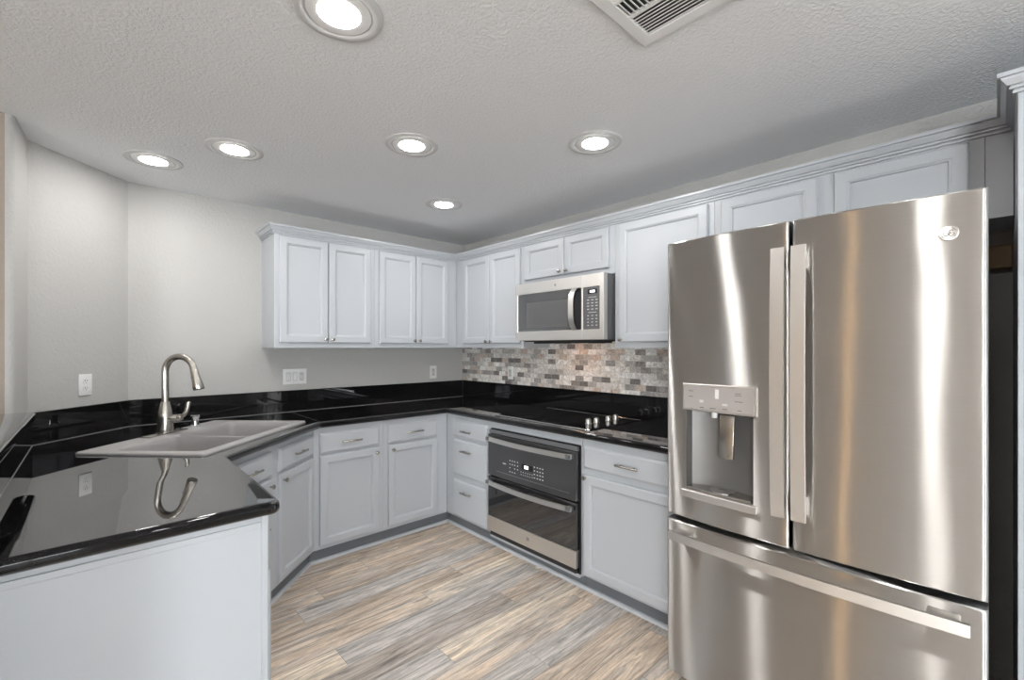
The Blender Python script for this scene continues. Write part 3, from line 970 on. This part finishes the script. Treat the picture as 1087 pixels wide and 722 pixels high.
def face_at(x, y, z): return (x, y, z)
badge(door_r, (0.381, bow(0.381) + 0.0006, 1.703), 0.0205, Matrix.Rotation(0.07, 4, 'Z') @ FACE)

# ------------------------------------------------------------------ microwave
MW = thing('microwave', 'stainless steel over-the-range microwave mounted under the short cabinet', 'microwave', (0, -1.5675, 1.4375), -90)
Z1 = 0.4055
M['task'] = emit('task_lamp', (1.0, 0.60, 0.38), 55.0)
MB().box((-0.3825, -0.362, 0), (0.3825, -0.012, Z1), 0.002, 1).build('casing', M['body_grey'], MW)
MB().box((-0.36, -0.34, -0.008), (0.36, -0.03, -0.0004)).build('underside_grille', M['black_matte'], MW)
MB().box((-0.11, -0.215, -0.0105), (-0.05, -0.175, -0.0084)).build('task_lamp', M['task'], MW)
MB().box((-0.34, -0.262, -0.021), (0.34, -0.250, -0.0084)).build('lamp_shield', M['black_matte'], MW)  # added lip that hides the glowing task lamp from the camera
def frame_plate(x0, x1, z0, z1, hx0, hx1, hz0, hz1, y0, y1):
    mb = MB()
    def ring(a, b, c, d, y): return [(a, y, c), (b, y, c), (b, y, d), (a, y, d)]
    e = 0.0008
    mb.loops([ring(hx0, hx1, hz0, hz1, y1), ring(x0, x1, z0, z1, y1), ring(x0, x1, z0, z1, y0 + e), ring(x0 + e, x1 - e, z0 + e, z1 - e, y0),
              ring(hx0 - 0.002, hx1 + 0.002, hz0 - 0.002, hz1 + 0.002, y0), ring(hx0, hx1, hz0, hz1, y0 + 0.002), ring(hx0, hx1, hz0, hz1, y1)], True, False, False)
    return mb
d = frame_plate(-0.3833, 0.2185, 0.0, Z1, -0.366, 0.212, 0.064, 0.328, -0.402, -0.3625).build('door', M['steel_flat'], MW)
MB().box((-0.3658, -0.399, 0.0642), (0.1385, -0.366, 0.3278)).build('window', M['mw_glass'], d)
MB().box((-0.28, -0.3992, 0.09), (0.10, -0.3989, 0.265)).build('window_mesh', M['mw_panel'], d)
MB().box((0.1387, -0.385, 0.0642), (0.2118, -0.366, 0.3278)).build('handle_recess', M['black_matte'], d)
mb = MB(); rings = []
for k in range(13):
    u = k / 12; z = 0.062 + 0.268 * u; y = -0.404 - 0.040 * (1 - (2 * u - 1) ** 4)
    rings.append([(0.139, y, z), (0.181, y, z), (0.176, y + 0.012, z), (0.144, y + 0.012, z)])
mb.loops(rings); mb.build('handle', M['steel_flat'], d, True, 40)
p = frame_plate(0.2195, 0.3833, 0.0, Z1, 0.226, 0.353, 0.064, 0.326, -0.402, -0.3625).build('control_housing', M['steel_flat'], MW)
MB().box((0.2262, -0.4005, 0.0642), (0.3528, -0.366, 0.3258)).build('control_panel', M['mw_panel'], p)
MB().box((0.263, -0.4012, 0.283), (0.335, -0.4004, 0.312)).build('display_window', M['black_gloss'], p)
MB().box((0.280, -0.4018, 0.291), (0.318, -0.4011, 0.305)).build('display', M['display'], p)
for k, z in enumerate((0.262, 0.245, 0.226, 0.208, 0.188, 0.168, 0.148, 0.128, 0.108, 0.088)):
    for x in ((0.299,) if k in (0, 5) else (0.266, 0.298, 0.330)):
        w = 0.031 if k in (0, 5) else (0.006 if k > 5 else 0.008)
        h = 0.0015 if k in (0, 5) else 0.0025
        MB().box((x - w, -0.4011, z - h), (x + w, -0.4004, z + h)).build('key_mark', M['mark'], p)
badge(d, (-0.004, -0.4018, 0.365), 0.0135, FACE, ('steel_flat', 'mark_dark'))

# ------------------------------------------------------------------ double oven
OV = thing('double_oven', 'built-in stainless double oven with dark glass doors under the cooktop', 'oven', (-0.612, -1.5515, 0), -90)
MB().box((-0.380, 0.021, FZ0 + 0.002), (0.392, 0.52, 0.820)).build('oven_box', M['body_grey'], OV)
MB().box((-0.3915, -0.012, 0.0925), (0.3985, -0.0004, 0.826), 0.001, 1).build('trim_frame', M['black_gloss'], OV)
MB().box((-0.386, -0.030, 0.797), (0.392, -0.0125, 0.822), 0.002).build('vent_trim', M['body_grey'], OV)
du = MB().box((-0.389, -0.038, 0.510), (0.388, -0.0125, 0.793), 0.003).build('upper_door', M['oven_panel'], OV)
dl = MB().box((-0.389, -0.038, 0.229), (0.388, -0.0125, 0.502), 0.002, 1).build('lower_door', M['oven_glass'], OV)
MB().box((-0.391, -0.040, 0.128), (0.388, -0.0125, 0.2285), 0.003).build('steel_panel', M['steel_flat'], dl)
MB().box((-0.375, -0.030, 0.097), (0.38, -0.0125, 0.121), 0.002).build('bottom_vent', M['black_matte'], OV)
MB().box((-0.25, -0.0384, 0.285), (0.25, -0.0381, 0.43)).build('oven_window', M['oven_glass'], dl)
mb = MB()
for z0, z1, x0, x1 in ((0.548, 0.551, -0.30, 0.34), ):
    mb.box((x0, -0.0386, z0), (x1, -0.0381, z1))
mb.build('door_edge_line', M['body_grey'], du)
def oven_handle(z, parent):
    mb = MB(); rings = []
    n = 18
    for k in range(n + 1):
        u = k / n; x = -0.372 + 0.744 * u
        y = -0.072 - 0.030 * (1 - (2 * u - 1) ** 2)
        rings.append([(x, y, z - 0.014), (x, y + 0.016, z - 0.014), (x, y + 0.018, z + 0.012), (x, y + 0.004, z + 0.014)])
    mb.loops(rings)
    h = mb.build('handle', M['steel_flat'], parent, True, 40)
    for s in (-1, 1):
        MB().box((s * 0.355 - 0.016, -0.078, z - 0.012), (s * 0.355 + 0.016, -0.0384, z + 0.011), 0.003).build('handle_mount', M['body_grey'], parent)
oven_handle(0.767, du); oven_handle(0.470, dl)
MB().box((-0.055, -0.0388, 0.610), (0.045, -0.0381, 0.645)).build('display_window', M['black_gloss'], du)
MB().box((-0.030, -0.0393, 0.618), (0.005, -0.0387, 0.638)).build('display', M['display'], du)
rnd = random.Random(4)
def marks(pts, w, h):
    for gx, gz in pts:
        MB().box((gx - w, -0.0387, gz - h), (gx + w, -0.0377, gz + h)).build('key_mark', M['mark'], du)
marks([(gx, gz) for gx in (-0.165, -0.142, -0.119, -0.092) for gz in (0.645, 0.622, 0.598, 0.572) if rnd.random() < 0.85], 0.004, 0.003)
marks([(gx, gz) for gx in (0.060, 0.085, 0.108, 0.130) for gz in (0.645, 0.622, 0.600, 0.578) if rnd.random() < 0.9], 0.005, 0.003)
marks([(gx, gz) for gx in (-0.06, -0.04, -0.02, 0.0, 0.02, 0.04) for gz in (0.592, 0.575)], 0.002, 0.003)
marks([(-0.220, 0.6145)], 0.015, 0.0025)
badge(dl, (0.004, -0.0396, 0.182), 0.017, FACE, ('steel_flat', 'mark_dark'))

# ------------------------------------------------------------------ cooktop
CK = thing('cooktop', 'black glass electric cooktop with four silver knobs set in the granite above the oven', 'cooktop', (-0.335, -1.590, CT), -90)
MB().box((-0.407, -0.262, 0.0004), (0.407, 0.262, 0.0060), 0.0015, 1).build('glass_top', M['cook_glass'], CK)
mb = MB(); mb.box((-0.410, -0.269, 0.0004), (0.410, -0.2625, 0.0085), 0.0015, 1); mb.build('front_trim', M['chrome'], CK)
mb = MB(); mb.box((-0.410, 0.2625, 0.0004), (0.410, 0.269, 0.0085), 0.0015, 1); mb.build('rear_trim', M['chrome'], CK)
for (x, y, r) in ((-0.23, -0.13, 0.085), (-0.23, 0.12, 0.075), (0.06, -0.12, 0.105), (0.06, 0.135, 0.075)):
    mb = MB(); mb.lathe([(r - 0.004, 0.0061), (r, 0.0061), (r, 0.0063), (r - 0.004, 0.0063)], 48, mat=Matrix.Translation((x, y, 0)), cap0=False, cap1=False)
    mb.build('burner_ring', M['ring'], CK, True)
for (wx, wy) in ((-0.435, -1.862), (-0.366, -1.872), (-0.247, -1.877), (-0.165, -1.875)):
    mb = MB()
    mb.lathe([(0.0195, 0.0062), (0.020, 0.010), (0.017, 0.012), (0.0165, 0.030), (0.015, 0.0335), (0.0, 0.0338)], 24)
    mb.box((-0.003, -0.0155, 0.032), (0.003, 0.0155, 0.0385), 0.001, 1)
    k = mb.build('knob', M['steel_flat'], CK, True)
    k.location = (-(wy + 1.590), wx + 0.335, 0)

# ------------------------------------------------------------------ sink and faucet
def rrect(hx0, hx1, hy0, hy1, r, z, n=5):
    pts = []
    for cx, cy, a0 in ((hx1 - r, hy1 - r, 0), (hx0 + r, hy1 - r, 90), (hx0 + r, hy0 + r, 180), (hx1 - r, hy0 + r, 270)):
        for k in range(n + 1):
            a = radians(a0 + 90 * k / n)
            pts.append((cx + r * cos(a), cy + r * sin(a), z))
    return pts
SK = thing('sink', 'grey composite double-bowl drop-in sink set diagonally in the black counter', 'sink', (S_C.x, S_C.y, CT), 45)
def sink():
    X, Y0, Y1 = 0.448, -0.292, 0.305
    t = bmesh.new()
    def ring(pts): return [t.verts.new(p) for p in pts]
    bowls = [(-0.400, -0.060, -0.245, 0.170), (-0.030, 0.400, -0.245, 0.170)]
    bot = ring(rrect(-X, X, Y0, Y1, 0.02, 0.0004)); mid = ring(rrect(-X, X, Y0, Y1, 0.02, 0.007))
    top = ring(rrect(-X + 0.004, X - 0.004, Y0 + 0.004, Y1 - 0.004, 0.018, 0.011))
    for a, b in ((bot, mid), (mid, top)):
        n = len(a)
        for i in range(n): t.faces.new((a[i], a[(i + 1) % n], b[(i + 1) % n], b[i]))
    es = [t.edges.get((top[i], top[(i + 1) % len(top)])) for i in range(len(top))]
    rims = []
    for b in bowls:
        r0 = ring(rrect(*b, 0.035, 0.011)); rims.append(r0)
        es += [t.edges.new((r0[i], r0[(i + 1) % len(r0)])) for i in range(len(r0))]
    bmesh.ops.triangle_fill(t, edges=es, use_beauty=True, use_dissolve=False)
    for b, r0 in zip(bowls, rims):
        prev = r0
        for ins, z in ((0.003, 0.006), (0.006, -0.02), (0.014, -0.165), (0.035, -0.195)):
            r = ring(rrect(b[0] + ins, b[1] - ins, b[2] + ins, b[3] - ins, 0.035, z))
            for i in range(len(r)): t.faces.new((prev[i], prev[(i + 1) % len(r)], r[(i + 1) % len(r)], r[i]))
            prev = r
        t.faces.new(prev)
        # outside of the bowl
    bmesh.ops.recalc_face_normals(t, faces=t.faces[:])
    mb = MB(); mb._add(t)
    # lower the divider a little below the rim
    for v in mb.bm.verts:
        if abs(v.co.z - 0.011) < 1e-4 and -0.075 < v.co.x < -0.015 and -0.24 < v.co.y < 0.165: v.co.z -= 0.012
    o = mb.build('basin', M['sink'], SK, True, 30)
    for b in bowls:
        mb = MB(); mb.lathe([(0.0, -0.1945), (0.042, -0.1945), (0.042, -0.192), (0.036, -0.1915), (0.030, -0.1935), (0.0, -0.1935)], 24,
                            mat=Matrix.Translation(((b[0] + b[1]) / 2, (b[2] + b[3]) / 2, 0)))
        mb.build('drain', M['chrome'], SK, True)
sink()

FB = Vector((-2.373, -0.521)); FZ = CT + 0.0112
FA = thing('faucet', 'brushed nickel gooseneck pull-down faucet on the sink', 'faucet', (FB.x, FB.y, FZ), 45)
# local: x along the sink, -y towards the bowl
MB().box((-0.130, -0.028, 0), (0.130, 0.028, 0.006), 0.0025).build('deck_plate', M['nickel'], FA, True)
mb = MB()
mb.lathe([(0.036, 0.0062), (0.037, 0.012), (0.0365, 0.030), (0.0365, 0.075), (0.034, 0.100), (0.0285, 0.130), (0.0225, 0.155), (0.0195, 0.168), (0.0185, 0.172)], 32)
mb.build('body', M['nickel'], FA, True)
mb = MB(); Rr = 0.079; zc = 0.335
pts = [(0, 0, 0.170), (0, 0, 0.25)]
for k in range(17):
    a = radians(180 - 165 * k / 16)
    pts.append((0, -(Rr + Rr * cos(a)), zc + Rr * sin(a)))
e = Vector(pts[-1]); dv = Vector((0, -sin(radians(15)), -cos(radians(15))))
pts.append(tuple(e + dv * 0.012))
mb.tube(pts, 0.0168, 18); mb.build('spout', M['nickel'], FA, True)
mb = MB(); q = e + dv * 0.008
mb.tube([q, q + dv * 0.004, q + dv * 0.03, q + dv * 0.075, q + dv * 0.110, q + dv * 0.114], [0.0168, 0.0182, 0.0190, 0.0235, 0.0270, 0.0255], 20)
h = mb.build('spray_head', M['nickel'], FA, True)
mb = MB(); qq = q + dv * 0.045; side = Vector((0, 0.966, -0.259))
mb.tube([qq + Vector((0, 0.012, 0.004)) - dv * 0.012, qq + Vector((0, 0.018, -0.002)), qq + Vector((0, 0.0165, -0.002)) + dv * 0.018], [0.006, 0.0085, 0.007], 10)
mb.build('button', M['black_matte'], h, True)
mb = MB()
hz = 0.082
mb.tube([(0, -0.030, hz), (0.004, -0.062, hz + 0.002), (0.005, -0.066, hz + 0.002)], [0.0195, 0.0185, 0.015], 18)
mb.tube([(0.005, -0.067, hz + 0.002), (0.007, -0.082, hz + 0.006), (0.008, -0.086, hz + 0.008)], [0.0185, 0.0175, 0.012], 18)
mb.tube([(0.008, -0.076, hz + 0.005), (0.012, -0.092, hz + 0.016), (0.017, -0.104, hz + 0.036), (0.021, -0.109, hz + 0.062), (0.024, -0.111, hz + 0.082), (0.025, -0.111, hz + 0.088)],
        [0.010, 0.011, 0.0100, 0.0105, 0.0115, 0.006], 12)
mb.build('lever', M['nickel'], FA, True)

SD = thing('soap_dispenser', 'small chrome pump cap on the sink deck right of the faucet', 'soap dispenser', (-2.218, -0.357, FZ), 45)
mb = MB(); mb.lathe([(0.028, 0.0), (0.028, 0.005), (0.022, 0.009), (0.0195, 0.030)], 24); mb.build('base', M['chrome'], SD, True)
mb = MB(); mb.lathe([(0.0185, 0.0301), (0.0185, 0.048), (0.0225, 0.054), (0.0235, 0.064), (0.020, 0.067), (0.0, 0.067)], 24); mb.build('cap', M['chrome'], SD, True)

# ------------------------------------------------------------------ outlets and switches
def plate(name, label, cat, loc, rot, w, h, kinds, group=None):
    t = thing(name, label, cat, loc, rot, group)
    MB().box((-w / 2, -0.006, -h / 2), (w / 2, -0.0004, h / 2), 0.0025).build('cover_plate', M['plastic_white'], t, True)
    n = len(kinds)
    for k, kd in enumerate(kinds):
        cx = (k - (n - 1) / 2) * 0.046
        if kd == 'duplex':
            for s in (-1, 1):
                mb = MB()
                mb.lathe([(0.0, 0.0), (0.0165, 0.0), (0.0165, 0.0022), (0.0, 0.0024)], 22, mat=Matrix.Translation((cx, -0.0062, s * 0.0195)) @ FACE)
                r = mb.build('receptacle', M['plastic_white'], t, True)
                mb = MB()
                for q in (-1, 1): mb.box((cx + q * 0.006 - 0.0011, -0.0091, s * 0.0195 - 0.001), (cx + q * 0.006 + 0.0011, -0.0085, s * 0.0195 + 0.008))
                mb.box((cx - 0.002, -0.0091, s * 0.0195 - 0.010), (cx + 0.002, -0.0085, s * 0.0195 - 0.006))
                mb.build('slots', M['plastic_slot'], r)
        elif kd == 'rocker':
            MB().box((cx - 0.0165, -0.0085, -0.033), (cx + 0.0165, -0.0062, 0.033), 0.001, 1).build('rocker_frame', M['plastic_shaded'], t)
            o = MB().box((-0.0125, -0.004, -0.026), (0.0125, 0.0, 0.026), 0.001, 1).build('rocker', M['plastic_white'], t)
            o.location = (cx, -0.0080, 0); o.rotation_euler = (radians(5), 0, 0)
        elif kd == 'gfci':
            f = MB().box((cx - 0.0165, -0.0085, -0.033), (cx + 0.0165, -0.0062, 0.033), 0.001, 1).build('receptacle', M['plastic_shaded'], t)
            mb = MB()
            for s in (-1, 1):
                for q in (-1, 1): mb.box((cx + q * 0.006 - 0.0011, -0.0091, s * 0.020 - 0.003), (cx + q * 0.006 + 0.0011, -0.0085, s * 0.020 + 0.005))
                mb.box((cx - 0.002, -0.0091, s * 0.020 - 0.010), (cx + 0.002, -0.0085, s * 0.020 - 0.006))
            mb.build('slots', M['plastic_slot'], f)
    return t
GR = 'white power outlets on the kitchen walls'
plate('power_outlet', 'white duplex power outlet on the angled wall left of the faucet', 'outlet', (-2.691, -0.187, 1.185), 45, 0.073, 0.116, ['duplex'], GR)
plate('power_outlet', 'white power outlet on the plain back wall close to the corner', 'outlet', (-0.3465, 0, 1.161), 0, 0.073, 0.116, ['gfci'], GR)
plate('power_outlet', 'white power outlet set in the marble mosaic under the wall cabinets', 'outlet', (-0.0095, -0.700, 1.169), -90, 0.068, 0.112, ['gfci'], GR)
plate('switch_plate', 'white triple switch and outlet plate on the back wall right of the faucet', 'switch', (-1.5565, 0, 1.172), 0, 0.166, 0.114, ['rocker', 'rocker', 'gfci'])

# ------------------------------------------------------------------ ceiling lights and air register
def can(label, x, y):
    t = thing('ceiling_light', label, 'ceiling light', (x, y, CEIL), 0, 'round recessed ceiling lights')
    mb = MB(); mb.lathe([(0.128, -0.0004), (0.128, -0.003), (0.120, -0.006), (0.098, -0.006), (0.095, -0.004), (0.095, -0.0004)], 48, cap0=False, cap1=False)
    mb.build('trim_ring', M['lamp_trim'], t, True, 50)
    mb = MB(); mb.lathe([(0.0945, -0.0015), (0.092, -0.0060), (0.088, -0.0065), (0.062, -0.0058), (0.0600, -0.0004)], 48, cap0=False, cap1=False)
    mb.build('baffle', M['baffle'], t, True, 50)
    mb = MB(); mb.lathe([(0.0598, -0.0010), (0.0598, -0.0058), (0.056, -0.0066), (0.045, -0.0078), (0.025, -0.0086), (0.0, -0.0088)], 40, cap0=False)
    mb.build('lens', M['lens'], t, True, 60)
    return t
l0 = can('recessed ceiling light over the sink, nearest the left wall', -2.421, -0.505)
for lab, x, y in (('recessed ceiling light second from the left wall, right of the light over the sink', -2.134, -0.949),
                  ('recessed ceiling light in the middle of the ceiling, between four others', -1.504, -1.599),
                  ('recessed ceiling light nearest the wall cabinets above the microwave', -0.862, -2.230),
                  ('recessed ceiling light farthest back, nearest the room corner', -0.865, -0.940),
                  ('largest recessed ceiling light, cut by the top edge of the photo', -2.118, -2.230),
                  ('recessed ceiling light over the spot in front of the pantry', -2.118, -3.520)):
    c = copy_tree(l0); c.location = (x, y, CEIL); c['label'] = lab

VT = thing('air_vent', 'white rectangular ceiling air register with angled louvers at the top edge', 'vent', (-1.500, -2.950, CEIL), 0)
def vent():
    hx = 0.181; b = 0.045
    mb = MB()
    def ring(h, z): return [(-h, -h, z), (h, -h, z), (h, h, z), (-h, h, z)]
    hi = 0.137
    mb.loops([ring(hx, -0.0004), ring(hx, -0.004), ring(hx - 0.008, -0.010), ring(hi + 0.002, -0.010), ring(hi, -0.008), ring(hi, -0.0004)], True, False, False)
    mb.build('frame', M['trim_white'], VT)
    MB().box((-hi, -hi, -0.0012), (hi, hi, -0.0004)).build('backing', M['plastic_slot'], VT)
    # three banks of louvers: outer two run one way, the middle one the other
    for x0, x1, along in ((0.030, hi, 'y'), (-0.045, 0.022, 'x'), (-hi, -0.053, 'y')):
        n = 8 if along == 'y' else 18
        for k in range(n):
            if along == 'y':
                c = x0 + (x1 - x0) * (k + 0.5) / n
                s = MB().box((-0.0052, -hi, -0.0008), (0.0052, hi, 0.0008)); o = s.build('louver', M['trim_white'], VT)
                o.location = (c, 0, -0.0068); o.rotation_euler = (0, radians(-30 if x0 > 0 else 30), 0)
            else:
                c = -hi + 2 * hi * (k + 0.5) / n
                s = MB().box((x0, -0.0052, -0.0008), (x1, 0.0052, 0.0008)); o = s.build('louver', M['trim_white'], VT)
                o.location = (0, c, -0.0068); o.rotation_euler = (radians(38), 0, 0)
    for x in (0.026, -0.049): MB().box((x - 0.004, -hi, -0.010), (x + 0.004, hi, -0.0014)).build('divider', M['trim_white'], VT)
    mb = MB(); mb.box((0.10, -0.160, -0.022), (0.106, -0.148, -0.0102), 0.001, 1); mb.build('damper_lever', M['plastic_white'], VT)
vent()
